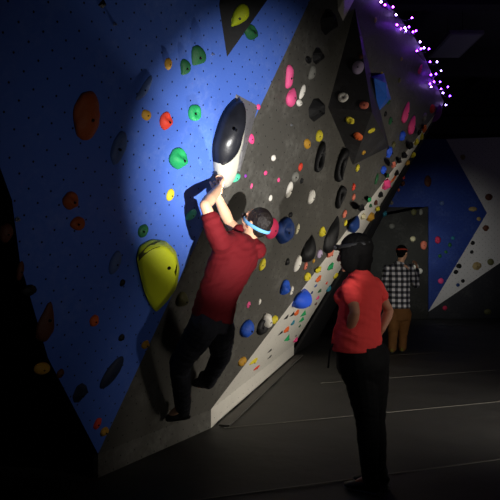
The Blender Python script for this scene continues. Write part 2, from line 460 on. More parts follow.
g(334,235,17,36,'black','drop',rot=-14,kn=.7,label='tall black teardrop beside the woman\'s head',key='the tall black teardrop')
g(311,249,17,27,'black','drop',rot=-10,kn=.8,label='black teardrop below the lone white oval',key='the lower black teardrop')
g(323,232,8,10,'yellow','jug',label='small yellow jug between the two black teardrops')
g(273,229,15,21,'crimson','oval',rot=-20,kn=.6,label='crimson hold peeking out behind the climber\'s head')
g(263,265,7,13,'yellow','pocket',rot=-15,label='yellow rimmed pocket beside the climber\'s back')
g(288,262,5,8,'black','blob',label='small black hold under the dark blue bowl')
g(298,264,8,17,'white','oval',rot=-14,label='white oval hold under the lower black teardrop',key='the lower white oval')
g(306,266,5,9,'salmon','crescent',label='salmon hold beside the lower white oval')
g(320,254,7,9,'lilac','blob',label='pale lilac hold beside the lower black teardrop')
g(314,261,3,5,'ochre','blob',label='tiny ochre hold beside the salmon hold')
g(286,288,11,16,'blue','jug',rot=-10,label='small blue jug with chalky wall around it',key='the small blue jug')
g(292,291,5,10,'white','crescent',label='white crescent hold beside the small blue jug')
g(308,277,9,9,'yellow','blob',label='yellow hold on the grey edge beside the white strip')
g(249,305,5,8,'pink','facet',label='small pink hold beside the climber\'s hip')
g(260,302,4,7,'white','crescent',label='small white hold beside the small pink hold')
g(248,329,14,18,'blue','blob',kn=.9,label='blue hold right of the climber\'s knees',key='the low dark blue hold')
g(264,327,13,17,'black','bowl',kn=.8,label='black scooped hold with a white rim beside it',key='the scooped black hold')
g(268,321,13,18,'white','crescent',rot=38,kn=1.2,label='white rim hold curving over the scooped black hold')
g(275,320,8,9,'yellow','blob',label='yellow hold beside the white rim hold')
g(243,362,9,10,'ochre','blob',label='ochre hold on the grey wall at the white strip\'s foot')
g(183,300,13,15,'olive','jug',kn=.9,label='dull olive jug beside the climber\'s hip')
g(382,75,4,7,'yellow','blob',label='small yellow hold above the blue pentagon volume')
g(387,86,3,4,'tan','blob',label='tiny tan hold beside the blue pentagon volume')
g(407,112,9,21,'magenta','drop',rot=-5,label='upper magenta drop of the far pair',key='the magenta drop pair')
g(413,125,10,19,'magenta','drop',rot=-8,label='lower magenta drop of the far pair')
g(421,69,5,12,'magenta','drop',rot=-25,label='magenta hold below the purple lights')
g(433,109,9,11,'red','blob',label='red hold at the far end of the grey wall',key='the far red hold')
g(403,136,8,11,'royal blue','blob',label='blue hold below the magenta drop pair')
g(390,152,8,13,'royal blue','facet',label='blue angular hold below the far pyramid corner')
g(384,170,8,9,'royal blue','blob',label='blue hold beside the white strip under the blue angular hold')
g(377,179,4,12,'dark green','oval',label='dark green hold beside the white strip, under blue holds')
g(389,101,4,8,'dark green','facet',label='upper dark green hold beside the blue pentagon')
g(391,121,6,9,'dark green','facet',label='lower dark green hold beside the magenta drop pair')
g(386,114,4,6,'black','blob',label='small black hold between two dark green holds')
g(394,145,5,8,'olive','blob',label='olive hold beside the blue angular hold')
g(425,117,5,9,'grey','blob',label='grey hold beside the far red hold')
g(402,59,3,5,'tan','blob',label='tiny tan hold under the purple lights')
g(376,20,3,6,'tan','blob',label='tiny tan hold above the dark pyramid')
g(400,80,4,6,'olive','blob',label='small olive hold beside the blue pentagon')
g(358,168,5,8,'yellow','oval',rot=-15,label='small yellow hold below the dark pyramid\'s bottom tip')
g(354,187,4,8,'red','blob',label='upper small red hold beside the ring holds')
g(354,197,4,7,'salmon','blob',label='lower small salmon hold beside the ring holds')
g(345,214,5,9,'salmon','oval',rot=-15,label='salmon oval hold above the tall black teardrop')
g(346,223,4,7,'yellow','blob',label='small yellow hold above the woman\'s head')
# --- white strip
w_ = lambda *a, **k: hold(WH, *a, **k)
w_(303,300,15,19,'royal blue','oval',rot=0,kn=1.3,label='blue teardrop hold, the largest on the white strip',key='the blue teardrop')
w_(319,270,10,8,'yellow','facet',key='the yellow block',label='yellow angular hold on the white strip above the orange block')
w_(319,279,7,8,'orange','facet',label='orange angular hold directly under the yellow block')
w_(331,254,8,10,'salmon','facet',label='salmon hold on the white strip beside the woman\'s head',key='the salmon block')
w_(331,267,9,9,'green','facet',label='green angular hold on the white strip beneath the salmon block')
w_(336,276,5,7,'yellow','pocket',label='small yellow hold on the strip\'s edge by the woman\'s shoulder')
w_(329,289,5,7,'teal','blob',label='teal hold on the strip edge behind the woman')
for (x,y,l) in ((287,317,'lower of two black triangles beside the orange hold'),(293,314,'upper of two black triangles beside the orange hold'),(281,333,'single black triangle beside the lower orange hold'),
                (270,351,'upper black triangle of the low pair'),(270,357,'lower black triangle of the low pair')):
    w_(x,y,8,7,'black','tri',kn=.4,label=l+' on the white strip')
w_(297,313,6,7,'orange','facet',label='orange hold on the strip under the blue teardrop',key='the upper orange hold')
w_(287,330,7,8,'orange','facet',label='orange hold on the strip beside a single black triangle',key='the lower orange hold')
w_(304,314,6,8,'green','tri',label='upper small green triangle beside the upper orange hold')
w_(302,320,6,7,'green','tri',label='middle small green triangle under the blue teardrop')
w_(300,326,3,4,'dark green','tri',label='lowest small dark green triangle near the strip edge')
w_(288,338,6,8,'green','tri',label='small green triangle beneath the lower orange hold')
w_(296,340,5,6,'magenta','blob',label='magenta hold on the strip\'s bottom corner')
w_(296,336,3,3,'black','tri',label='tiny black triangle above the magenta corner hold')
w_(293,323,2,6,'teal','oval',rot=-20,label='thin teal sliver hold between the orange holds')
w_(316,286,4,4,'slate blue','facet',label='tiny slate hold under the orange block')
w_(312,293,3,4,'navy','facet',label='tiny navy hold above the blue teardrop\'s side')
w_(320,291,5,5,'dark green','facet',label='small dark green hold beside the teal edge hold')
w_(318,298,4,5,'pink','facet',label='small pink hold on the strip below the dark green one')
w_(316,304,4,4,'brown','facet',label='small brown hold beside the blue teardrop')
w_(327,283,3,4,'red','tri',label='tiny red triangle by the strip edge under the green block')
w_(254,362,12,10,'yellow','wedge',label='yellow wedge at the low foot of the white strip',key='the foot wedge')
w_(257,368,8,6,'red','blob',label='red hold directly under the yellow foot wedge')
# upper, far reach of the strip
w_(356,225,17.875,17.28,'navy','drop',kn=1.1,label='dark blue hold on the strip just above the woman\'s head',key='the dark blue strip hold')
w_(364,217,13,11.52,'cream','facet',kn=1.1,label='cream hold above the dark blue strip hold')
w_(362,208,11.375,11.52,'black','facet',kn=1.1,label='black hold on the strip above the dark blue one')
w_(370,200,8.125,8.64,'green','facet',kn=1.1,label='green hold on the far strip under the magenta block')
w_(371,206,8.125,7.2,'dark green','facet',kn=1.1,label='dark green hold on the strip touching the green one')
w_(376,203,8.125,8.64,'brown','facet',kn=1.1,label='brown hold beside the far green strip hold')
w_(381,195,9.75,11.52,'black','facet',kn=1.1,label='black angular hold just below the magenta block')
w_(387,185,14.625,18.72,'magenta','facet',kn=1.1,label='magenta block on the far white strip',key='the magenta block')
w_(393,180,8.125,7.2,'orange','crescent',kn=1.1,rot=40,label='orange hooked hold touching the magenta block')
w_(390,193,11.375,8.64,'ochre','crescent',kn=1.1,rot=40,label='ochre hooked hold under the magenta block')
w_(388,176,8.125,7.2,'dark green','facet',kn=1.1,label='dark green hold above the magenta block')
w_(397,173,8.125,10.08,'black','facet',kn=1.1,label='black hold above the orange hooked hold')
w_(394,165,9.75,10.08,'salmon','facet',kn=1.1,label='salmon hold on the far strip above black hold')
w_(400,161,8.125,8.64,'black','facet',kn=1.1,label='black hold in the middle of the far strip')
w_(405,156,6.5,11.52,'black','wedge',kn=1.1,label='long black hold on the far strip edge')
w_(411,146,8.125,11.52,'black','facet',kn=1.1,label='black hold below the yellow far holds')
w_(417,142,8.125,11.52,'yellow','facet',kn=1.1,label='yellow hold on the far strip',key='the far yellow hold')
w_(420,132,8.125,10.08,'black','facet',kn=1.1,label='black hold above the far yellow hold')
w_(425,129,11.375,10.08,'orange','facet',kn=1.1,label='orange block near the strip\'s top end')
w_(422,137,9.75,7.2,'yellow','blob',kn=1.1,label='yellow hold on the outer edge near strip top')
w_(439,113,9.75,18.72,'purple','drop',kn=1.1,rot=-20,label='purple hold at the very tip of the strip')
# dark end facet
e_ = lambda *a, **k: hold(E, *a, **k)
for (x,y,w,h,c,l) in ((414,155,5,9,'yellow','yellow hold on the dark end facet below far yellow hold'),(408,163,4,8,'ochre','ochre hold on the dark end facet'),
      (371,217,8,9,'ochre','ochre hold on the end facet above the woman'),(378,209,5,6,'yellow','small yellow hold on the end facet above the woman'),
      (403,184,6,9,'brown','brown hold on the dark end facet beside the magenta block'),(399,190,4,5,'salmon','small salmon hold on the dark end facet'),
      (392,203,5,6,'grey','grey hold on the dark end facet'),(385,214,5,6,'teal','teal hold low on the dark end facet'),(404,178,4,5,'red','small red hold on the outer end facet')):
    hold(E,x,y,w*1.4,h*1.2,c,'facet',kn=1.0,label=l)

# ---- far wall holds
fk = lambda pl,*a,**k: hold(pl,*a,kn=.6,**k)
for (pl,x,y,w,h,c,s,l) in (
  (P_fgrey,413,239,6,6,'cream','oval','round cream hold on the lit far grey wall'),
  (P_fgrey,424,245,7,10,'salmon','blob','salmon hold beside the round cream hold on far wall'),
  (P_fgrey,416,267,7,9,'white','crescent','white crescent hold beside the man\'s shoulder'),
  (P_fgrey,420,271,6,6,'white','oval','round white hold beside the white crescent'),
  (P_fgrey,392,226,6,6,'grey','blob','dim grey hold on far grey wall near its top'),
  (P_fgrey,414,212,6,7,'olive','blob','dim olive hold high on the far grey wall'),
  (P_fgrey,421,212,5,7,'grey','crescent','dim grey curved hold high on the far grey wall'),
  (P_fblue,438,240,6,8,'crimson','blob','crimson hold on the lit side of far blue wall'),
  (P_fblue,441,281,6,6,'magenta','blob','magenta hold low on the far blue wall'),
  (P_fblue,450,245,4,5,'dark green','blob','dark green hold beside crimson far hold'),
  (P_fblue,446,252,4,4,'dark green','facet','dark green angular hold below the other far green'),
  (P_fblue,440,256,4,4,'dark green','oval','smallest dark green hold low on the far blue'),
  (P_fblue,453,238,4,4,'teal','blob','small teal hold mid far blue wall'),
  (P_fblue,473,209,9,5,'tan','oval','tan hold near the far blue panel\'s point'),
  (P_fblue,479,219,5,5,'tan','facet','small tan block near the far blue panel\'s point'),
  (P_fblue,428,181,7,12,'brown','blob','large dim brown hold high on the far blue wall'),
  (P_fblue,442,203,5,5,'slate blue','blob','dim slate hold high on the far blue wall'),
  (P_fwhite,463,157,6,6,'tan','facet','tan hold near the top of far white panel'),
  (P_fwhite,489,197,8,7,'brown','blob','brown hold beside the far white panel\'s blue point'),
  (P_fwhite,486,228,7,7,'brown','facet','brown hold below the far blue panel\'s point'),
  (P_fwhite,473,243,5,5,'black','facet','black hold on the far white panel'),
  (P_fwhite,472,252,4,4,'black','blob','small black hold under the other far black hold'),
  (P_fwhite,459,266,6,5,'black','jug','first of two black jugs low on far white'),
  (P_fwhite,456,272,6,5,'black','wedge','black wedge below the far black jugs'),
  (P_fwhite,463,281,4,4,'black','oval','black oval hold low on the far white panel'),
  (P_fwhite,458,285,4,4,'navy','oval','navy oval hold at the foot of far white'),
  (P_fwhite,477,266,11,9,'tan','wedge','large tan wedge on the far white panel'),
  (P_fwhite,491,262,7,7,'olive','blob','olive hold beside the large tan wedge'),
  (P_fslate,445,308,5,5,'crimson','blob','crimson hold on the far slate wall under the white point'),
  (P_fslate,488,312,8,6,'olive','blob','olive hold on the far slate wall')):
    fk(pl,x,y,w,h,c,s,label=l)

# ---- volumes
M_volgrey = wallmat('grey_volume_plywood', '#6b6a6e', .5, pitch=.1, hole=.005, chalk=.3)
M_volblack = wallmat('black_volume_plywood', '#0a0a0c', .7, pitch=.12, hole=.005, chalk=.03, chalkcol='#77777a')
M_volchar = wallmat('charcoal_volume_plywood', '#2c2b2c', .6, pitch=.12, hole=.005, chalk=.2, chalkcol='#77777a')
M_volblue = wallmat('blue_volume_plywood', '#2a62c8', .45, pitch=.2, hole=.004, chalk=.1)
def volume(name, pl, pix, apex, h, m, label, th=.0):
    """plywood pyramid screwed to the wall: base polygon and one or two raised corners"""
    basep = [pl.hit(*q_) for q_ in pix]
    ap = [pl.hit(*q_, h if not isinstance(h, (list,tuple)) else h[i]) for i, q_ in enumerate(apex)]
    bm = bmesh.new(); uvl = bm.loops.layers.uv.new('UVMap')
    vs = [bm.verts.new(p) for p in basep+ap]
    bmesh.ops.convex_hull(bm, input=vs)
    for v in [v for v in bm.verts if not v.link_faces]: bm.verts.remove(v)
    bmesh.ops.dissolve_limit(bm, angle_limit=.01, verts=bm.verts, edges=bm.edges)
    bmesh.ops.recalc_face_normals(bm, faces=bm.faces)
    ctr = sum(basep, V())/len(basep)
    for v in bm.verts: v.co -= ctr
    for f in bm.faces:
        n = f.normal; v = (pl.v-n*n.dot(pl.v)); v = v.normalized() if v.length > .05 else pl.u; u = v.cross(n)
        for l in f.loops: l[uvl].uv = (l.vert.co.dot(u), l.vert.co.dot(v))
    o = obj(name, bm, m); o.location = ctr
    return tag(o, label, 'volume')
PVa, PVb, PVc, PVd, PVe = (355,8),(328,107),(353,165),(389,147),(372,112)
volume('wall_volume', G, [PVa,PVb,PVc,PVd], [PVe], .38, M_volchar, 'large dark pyramid volume bolted to the grey wall with several small holds on it')
def face_plane(pl, pts, offs):
    p = [pl.hit(x,y,o) for (x,y),o in zip(pts, offs)]
    return Plane(p[0], (p[1]-p[0]).cross(p[2]-p[0]))
PVu = face_plane(G, [PVa,PVb,PVe], [0,0,.38]); PVl = face_plane(G, [PVb,PVc,PVe], [0,0,.38]); PVl2 = face_plane(G, [PVc,PVd,PVe], [0,0,.38])
hold(PVu,358,67,12,14,'lilac','oval',rot=-20,label='lilac oval hold high on the dark pyramid volume',key='the lilac pyramid hold')
hold(PVu,361,56,5,6,'brown','blob',label='small brown hold at the pyramid volume\'s top')
hold(PVu,343,97,11,10,'white','bowl',rot=15,label='white hold on the dark pyramid\'s upper face')
hold(PVu,364,105,10,8,'salmon','blob',label='salmon hold at the pyramid\'s ridge')
hold(PVl,350,121,9,8,'yellow','jug',label='yellow jug on the pyramid\'s lower face, nearest its corner')
hold(PVl,358,137,10,9,'orange','oval',label='orange oval hold mid lower face of the pyramid')
hold(PVl2,372,131,12,9,'yellow','oval',rot=20,label='yellow curved hold beside the pyramid\'s lower edge')
hold(PVl2,364,153,9,7,'ochre','oval',label='ochre oval hold at the pyramid\'s bottom edge')
volume('wall_volume', G, [(370,77),(384,73),(391,99),(378,112)], [(374,78),(386,83),(387,97)], [.12,.16,.14], M_volblue, 'blue pentagon volume attached beside the pyramid\'s thin lit side')
volume('wall_volume', B, [(227,57),(219,5),(226,-40),(270,-45),(264,2)], [(273,-8),(272,-42)], [.24,.22], M_volblack, 'black volume with a yellow hold at the top of the blue wall')
BVp = face_plane(B, [(227,57),(219,5),(273,-8)], [0,0,.24])
hold(BVp,240,17,17,27,'lime','dropdown',rot=-32,kn=1.0,label='yellow jug mounted on the black volume',key='the yellow jug on the black volume')
volume('wall_volume', B, [(236,94),(258,106),(249,140),(240,172),(222,160)], [(246,124)], .09, M_volgrey, 'grey plywood volume under the long macro hold the climber grips')
volume('wall_volume', G, [(337,-14),(352,-14),(354,0),(343,21),(338,10)], [(345,-4)], .08, wallmat('white_volume_plywood', '#d8d2c4', .5, chalk=.1), 'white pointed volume at the top of the grey wall')

# ---- the long macro hold the climber hangs from: black grip shell on a chalky white base
def surf(pl, outline, ctr, rn, name, m, parent=None, rings=7, lift=0.0, power=.55, seed=0):
    """rounded shell over an outline given on the wall, rising to height rn at its middle"""
    P0 = [pl.hit(*q_) for q_ in outline]
    # resample smooth closed outline
    pts = []
    n = len(P0)
    for i in range(n):
        a,b_,c,d_ = P0[i-1],P0[i],P0[(i+1)%n],P0[(i+2)%n]
        for k in range(5):
            t = k/5
            pts.append(.5*((2*b_)+(c-a)*t+(2*a-5*b_+4*c-d_)*t*t+(3*b_-a-3*c+d_)*t**3))
    cc = pl.hit(*ctr)
    bm = bmesh.new(); R = []
    for j in range(rings):
        s = 1-j/rings
        row = []
        for p in pts:
            q_ = cc+(p-cc)*s
            z = rn*(1-s**2.2)**power*(1+.08*noise.noise(q_*6+V((seed,0,0))))
            row.append(bm.verts.new(q_+pl.n*(z+lift)))
        R.append(row)
    top = bm.verts.new(cc+pl.n*(rn+lift))
    N = len(pts)
    for j in range(rings-1):
        for i in range(N): bm.faces.new((R[j][i],R[j][(i+1)%N],R[j+1][(i+1)%N],R[j+1][i]))
    for i in range(N): bm.faces.new((R[-1][i],R[-1][(i+1)%N],top))
    bm.faces.new(R[0][::-1])
    bmesh.ops.recalc_face_normals(bm, faces=bm.faces)
    return obj(name, bm, m, parent, True)
mac = thing('macro_hold', 'long black and white macro hold gripped by the climber', 'climbing hold', (0,0,0))
M_macw = mat('chalky_grey_resin', '#b4b2a6', .6, bump=.3, var=.35, vscale=6)
M_macb = mat('dual_texture_black_resin', '#1b1c22', .33, bump=.35, bscale=10, var=.7, vscale=9)
mb = surf(B, [(239,96),(231,102),(223,113),(217,128),(213,148),(213,166),(217,184),(222,190),(227,187),(229,176),(231,160),(235,142),(239,122),(240,108)], (226,150), .12, 'base_shell', M_macw, mac, power=.7)
mg = surf(B, [(238,97),(230,102),(222,113),(216,129),(212,148),(214,168),(220,168),(225,161),(228,150),(231,137),(236,120),(239,107)], (226,132), .145, 'grip_shell', M_macb, mac, seed=4, power=.66)
b2 = bmesh.new(); bmesh.ops.create_cone(b2, cap_ends=True, segments=14, radius1=.012, radius2=.010, depth=.01)
bo = obj('bolt', b2, M_bolt, mac); bo.matrix_world = frame_matrix(B, B.hit(236,130,.146), 0)

# ---- the big yellow hold below the arm shadow
ye = thing('macro_hold', 'big yellow shield shaped hold on the seam of blue and grey', 'climbing hold', (0,0,0))
M_yel = mat('yellow_green_resin', '#d2dc26', .55, bump=.25, var=.1, vscale=8)
def shield(pl, base, top, hs, m, name, parent):
    bm = bmesh.new()
    lo = [bm.verts.new(pl.hit(*q_)) for q_ in base]; hi = [bm.verts.new(pl.hit(*q_, h_)) for q_, h_ in zip(top, hs)]
    bmesh.ops.convex_hull(bm, input=lo+hi)
    for v in [v for v in bm.verts if not v.link_faces]: bm.verts.remove(v)
    bmesh.ops.dissolve_limit(bm, angle_limit=.05, verts=bm.verts, edges=bm.edges)
    bmesh.ops.bevel(bm, geom=list(bm.edges), offset=.022, segments=3, affect='EDGES', profile=.5)
    bmesh.ops.recalc_face_normals(bm, faces=bm.faces)
    return obj(name, bm, m, parent, True)
ys = shield(B, [(136,260),(137,246),(150,238),(166,240),(176,250),(180,268),(177,288),(166,304),(155,314),(147,304),(141,284)],
     [(139,262),(148,249),(166,247),(175,256),(178,270),(173,286),(158,308),(146,292)], [.05,.08,.13,.15,.15,.13,.05,.04], M_yel, 'shell', ye)
# rubber grip strip across its upper facet
M_strip = mat('olive_grip_rubber', '#4c4e16', .7, bump=.3)
bpy.context.view_layer.update()
def on_shell(o, px, py):
    ok, loc, nor, _i = o.ray_cast(CAM, ray(px,py).normalized()); return (loc, nor) if ok else None
b2 = bmesh.new(); bmesh.ops.create_cone(b2, cap_ends=True, segments=14, radius1=.014, radius2=.012, depth=.012)
lc_, nr_ = on_shell(ys,169,268); bo = obj('bolt', b2, M_bolt, ye); bo.matrix_world = Matrix.Translation(lc_) @ nr_.to_track_quat('Z','Y').to_matrix().to_4x4()
for band in (((139,258),(160,244),3.0),):
    (xa,ya),(xb,yb),hw = band
    bm = bmesh.new(); prev = None
    for k in range(25):
        t = k/24; x = xa+(xb-xa)*t; y = ya+(yb-ya)*t-3*math.sin(t*math.pi)
        r0 = on_shell(ys,x,y-hw); r1 = on_shell(ys,x,y+hw)
        if not r0 or not r1: prev = None; continue
        cur = [bm.verts.new(r0[0]-r0[1]*.004), bm.verts.new(r0[0]+r0[1]*.003), bm.verts.new(r1[0]+r1[1]*.003), bm.verts.new(r1[0]-r1[1]*.004)]
        if prev:
            for j in range(4): bm.faces.new((prev[j],prev[(j+1)%4],cur[(j+1)%4],cur[j]))
        prev = cur
    bmesh.ops.recalc_face_normals(bm, faces=bm.faces)
    if len(bm.faces): obj('grip_strip', bm, M_strip, ye)
    else: bm.free()

# small bright hardware: hanger plates and bolts left on the wall
def hanger(pl, px, py, size, label, rot=0):
    t = thing('bolt_hanger', label, 'bolt hanger', pl.hit(px,py), 'bolt hangers on the walls')
    bm = bmesh.new(); bmesh.ops.create_cone(bm, cap_ends=True, segments=12, radius1=size, radius2=size*.85, depth=.008)
    a_ = obj('washer', bm, M_boltshine, t)
    bm = bmesh.new(); bmesh.ops.create_cone(bm, cap_ends=True, segments=6, radius1=size*.55, radius2=size*.5, depth=.012)
    b_ = obj('hex_head', bm, M_boltshine, t)
    t.matrix_world = frame_matrix(pl, pl.hit(px,py), rot)
    a_.location = (0,0,.004); b_.location = (0,0,.014)
hanger(B,114,24,.011,'shiny bolt head near the top of the blue wall')
hanger(B,212,54,.010,'shiny bolt head beside the larger dark green hold')
hanger(B,17,219,.014,'shiny bolt head on the dim far side of the blue wall')
hanger(G,291,98+27,.012,'shiny bolt head below the pink pair')
hanger(G,202,433,.008,'shiny bolt head near the grey wall\'s foot')

for d_ in HOLDS:
    o = d_['o']; pl = d_['pl']
    o['label'] = d_['label'] or (d_['col']+' climbing hold'); o['category'] = 'climbing hold'
    wn = 'blue wall' if pl is B else 'grey wall' if pl is G else 'white strip' if pl is WH else 'dark end facet' if pl is E else 'volumes' if pl in (PVu,PVl,PVl2,BVp) else 'far wall'
    o['group'] = 'climbing holds on the '+wn
# ------------------------------------------------------------------ people
def ell(bm, c, r, axes=None, sub=3):
    M = Matrix.Identity(4)
    if axes:
        for i, a in enumerate(axes):
            for k in range(3): M[k][i] = a[k]*r[i]
    else:
        for i in range(3): M[i][i] = r[i]
    for k in range(3): M[k][3] = c[k]
    bmesh.ops.create_icosphere(bm, subdivisions=sub, radius=1, matrix=M)
def cap(bm, a, b, ra, rb, n=6, seg=14):
    """tapered round-ended limb segment"""
    a = V(a); b = V(b); d = (b-a); L = d.length; t = d/L
    pts = []; rr = []
    for k in range(n):
        s = k/n; ang = s*math.pi/2
        pts.append(a-t*ra*math.cos(ang)); rr.append(max(1e-4, ra*math.sin(ang)))
    for k in range(7):
        s = k/6; pts.append(a.lerp(b,s)); rr.append(ra+(rb-ra)*s)
    for k in range(1,n+1):
        ang = k/n*math.pi/2
        pts.append(b+t*rb*math.sin(ang)); rr.append(max(1e-4, rb*math.cos(ang)))
    # straight axis: build rings directly
    x = t.orthogonal().normalized(); y = t.cross(x)
    rings = [[bm.verts.new(p+(x*math.cos(2*math.pi*i/seg)+y*math.sin(2*math.pi*i/seg))*r) for i in range(seg)] for p, r in zip(pts, rr)]
    for i in range(len(rings)-1):
        for k in range(seg):
            q_ = (k+1)%seg
            bm.faces.new((rings[i][k],rings[i][q_],rings[i+1][q_],rings[i+1][k]))
    bm.faces.new(rings[0][::-1]); bm.faces.new(rings[-1])
def loft(bm, rings, seg=24, sub=4):
    """rings: (centre, rx, ry, side) elliptical sections, spline-smoothed along the way"""
    out = []
    n = len(rings)
    def cr(a,b_,c,d_,t): return .5*((2*b_)+(c-a)*t+(2*a-5*b_+4*c-d_)*t*t+(3*b_-a-3*c+d_)*t**3)
    g_ = lambda i,k: rings[max(0,min(n-1,i))][k]
    for i in range(n-1):
        for s in range(sub):
            t = s/sub
            out.append(tuple(cr(V(g_(i-1,k)) if k in (0,3) else g_(i-1,k), V(g_(i,k)) if k in (0,3) else g_(i,k), V(g_(i+1,k)) if k in (0,3) else g_(i+1,k), V(g_(i+2,k)) if k in (0,3) else g_(i+2,k), t) for k in range(4)))
    out.append(tuple(rings[-1]))
    R = []
    for i,(c,rx,ry,sd_) in enumerate(out):
        c = V(c); ax = (V(out[min(i+1,len(out)-1)][0])-V(out[max(i-1,0)][0])).normalized()
        x = (V(sd_)-ax*V(sd_).dot(ax)).normalized(); y = ax.cross(x)
        R.append([bm.verts.new(c+x*rx*math.cos(2*math.pi*k/seg)+y*ry*math.sin(2*math.pi*k/seg)) for k in range(seg)])
    for i in range(len(R)-1):
        for k in range(seg):
            q_ = (k+1)%seg; bm.faces.new((R[i][k],R[i][q_],R[i+1][q_],R[i+1][k]))
    bm.faces.new(R[0][::-1]); bm.faces.new(R[-1])
def fuse(bm, voxel, smooth=4, wrinkle=0, wscale=9, wdir=None, seed=0, fac=.5):
    """merge overlapping volumes into one continuous skin"""
    bmesh.ops.recalc_face_normals(bm, faces=bm.faces)
    me = bpy.data.meshes.new('tmp'); bm.to_mesh(me); bm.free()
    o = bpy.data.objects.new('tmp', me); C.objects.link(o)
    r = o.modifiers.new('r','REMESH'); r.mode = 'VOXEL'; r.voxel_size = voxel; r.use_smooth_shade = True
    s = o.modifiers.new('s','SMOOTH'); s.factor = fac; s.iterations = smooth
    dg = bpy.context.evaluated_depsgraph_get(); dg.update()
    out = bpy.data.meshes.new_from_object(o.evaluated_get(dg))
    bpy.data.objects.remove(o); bpy.data.meshes.remove(me)
    if wrinkle:
        nn = [v.normal.copy() for v in out.vertices]
        for v, n in zip(out.vertices, nn):
            p = v.co*wscale
            if wdir is not None:
                w = V(wdir).normalized(); p = p + w*(p.dot(w))*1.6   # folds run across wdir
            q_ = p+V((seed,0,0))+noise.noise_vector(p*.5)*.6
            h = .5*(1-math.sqrt(noise.noise(q_)**2+.02)*3)+.55*noise.noise(p*1.9+V((0,seed,0)))
            v.co += n*h*wrinkle
    return out
def basis(f, up):
    u = V(up).normalized(); f = V(f); f = (f-u*f.dot(u)).normalized(); s = f.cross(u)   # s = the person's right
    return f, s, u
def head(bm, c, f, up, k=1.0, jaw=1.0):
    f, s, u = basis(f, up); P = lambda a,b_,d_: V(c)+(s*a+f*b_+u*d_)*k
    A = (s,f,u)
    ell(bm, P(0,-.012,.025), (.074*k,.094*k,.092*k), A)
    ell(bm, P(0,.02,-.035), (.062*k,.072*k,.075*k), A)
    ell(bm, P(0,.042,-.078), (.044*k*jaw,.048*k,.034*k), A)          # jaw and chin
    ell(bm, P(0,.078,-.098), (.018*k,.014*k,.014*k), A)
    ell(bm, P(0,.07,.03), (.052*k,.024*k,.02*k), A)              # brow
    cap(bm, P(0,.088,.012), P(0,.108,-.03), .009*k, .014*k)      # nose
    for e in (-1,1):
        ell(bm, P(e*.014,.098,-.034), (.009*k,.010*k,.008*k), A)
        ell(bm, P(e*.043,.062,-.022), (.024*k,.024*k,.022*k), A)   # cheek
        ell(bm, P(e*.075,-.008,-.012), (.010*k,.020*k,.032*k), A)  # ear
    ell(bm, P(0,.088,-.062), (.024*k,.010*k,.006*k), A)          # lips
    ell(bm, P(0,.086,-.072), (.020*k,.010*k,.006*k), A)
def face_bits(root, c, f, up, k, skinhair):
    f, s, u = basis(f, up); P = lambda a,b_,d_: V(c)+(s*a+f*b_+u*d_)*k
    for e in (-1,1):
        bm = bmesh.new(); ell(bm, P(e*.032,.078,.006), (.013*k,.011*k,.010*k), (s,f,u))
        obj('eye', bm, M_eye, root, True)
        bm = bmesh.new(); cap(bm, P(e*.018,.092,.027), P(e*.047,.082,.03), .004*k, .003*k)
        obj('eyebrow', bm, skinhair, root, True)
def hand(bm, wrist, d, pn, thumb, curl=40, k=1.0, spread=6):
    """wrist point, finger direction d, pn = way the palm faces, thumb = thumb side"""
    d = V(d).normalized(); pn = V(pn); pn = (pn-d*pn.dot(d)).normalized(); th = V(thumb); th = (th-d*th.dot(d)-pn*th.dot(pn)).normalized()
    w = V(wrist)
    loft(bm, [(w-d*.01*k,.026*k,.019*k,th),(w+d*.02*k,.030*k,.018*k,th),(w+d*.055*k,.040*k,.016*k,th),(w+d*.088*k,.041*k,.013*k,th),(w+d*.097*k,.034*k,.008*k,th)], 16, 3)
    for i,(off,L) in enumerate(((.031,.92),(.0105,1.0),(-.0105,.95),(-.031,.76))):
        p = w+d*(.088 if i in (1,2) else .082)*k+th*off*k
        dirv = (d+th*math.tan(math.radians(spread*(1.5-i)*.5))).normalized(); a = 0
        for seg_,(l,r0,r1) in enumerate(((.044,.0092,.0086),(.027,.0086,.008),(.021,.008,.0066))):
            a += math.radians(curl*(.7 if seg_ == 0 else 1.0)+i*3)
            dd = dirv*math.cos(a)+pn*math.sin(a)
            q_ = p+dd*l*L*k
            cap(bm, p, q_, r0*k, r1*k, 4, 10); p = q_
    p = w+d*.022*k+th*.026*k+pn*.006*k
    a1 = (d*.62+th*.66+pn*.32).normalized(); a2 = (d*.86+th*.22+pn*.45).normalized(); a3 = (d*.9-th*.05+pn*.5).normalized()
    for dd,l,r0,r1 in ((a1,.042,.0135,.011),(a2,.032,.011,.0098),(a3,.025,.0098,.0078)):
        q_ = p+dd*l*k; cap(bm, p, q_, r0*k, r1*k, 4, 10); p = q_
def arm(bm, sh, el, wr, k=1.0, grow=0, r=(.052,.044,.040,.043,.027)):
    sh, el, wr = V(sh), V(el), V(wr)
    cap(bm, sh, sh.lerp(el,.5), r[0]*k+grow, r[1]*k+grow); cap(bm, sh.lerp(el,.5), el, r[1]*k+grow, r[2]*k*.92+grow)
    m = el.lerp(wr,.3)
    cap(bm, el, m, r[2]*k*.92+grow, r[3]*k+grow); cap(bm, m, wr, r[3]*k+grow, r[4]*k+grow)
def leg(bm, hp, kn, an, k=1.0, grow=0, r=(.088,.074,.055,.056,.037)):
    hp, kn, an = V(hp), V(kn), V(an)
    cap(bm, hp, hp.lerp(kn,.5), r[0]*k+grow, r[1]*k+grow); cap(bm, hp.lerp(kn,.5), kn, r[1]*k+grow, r[2]*k+grow)
    m = kn.lerp(an,.32)
    cap(bm, kn, m, r[2]*k+grow, r[3]*k+grow); cap(bm, m, an, r[3]*k+grow, r[4]*k+grow)
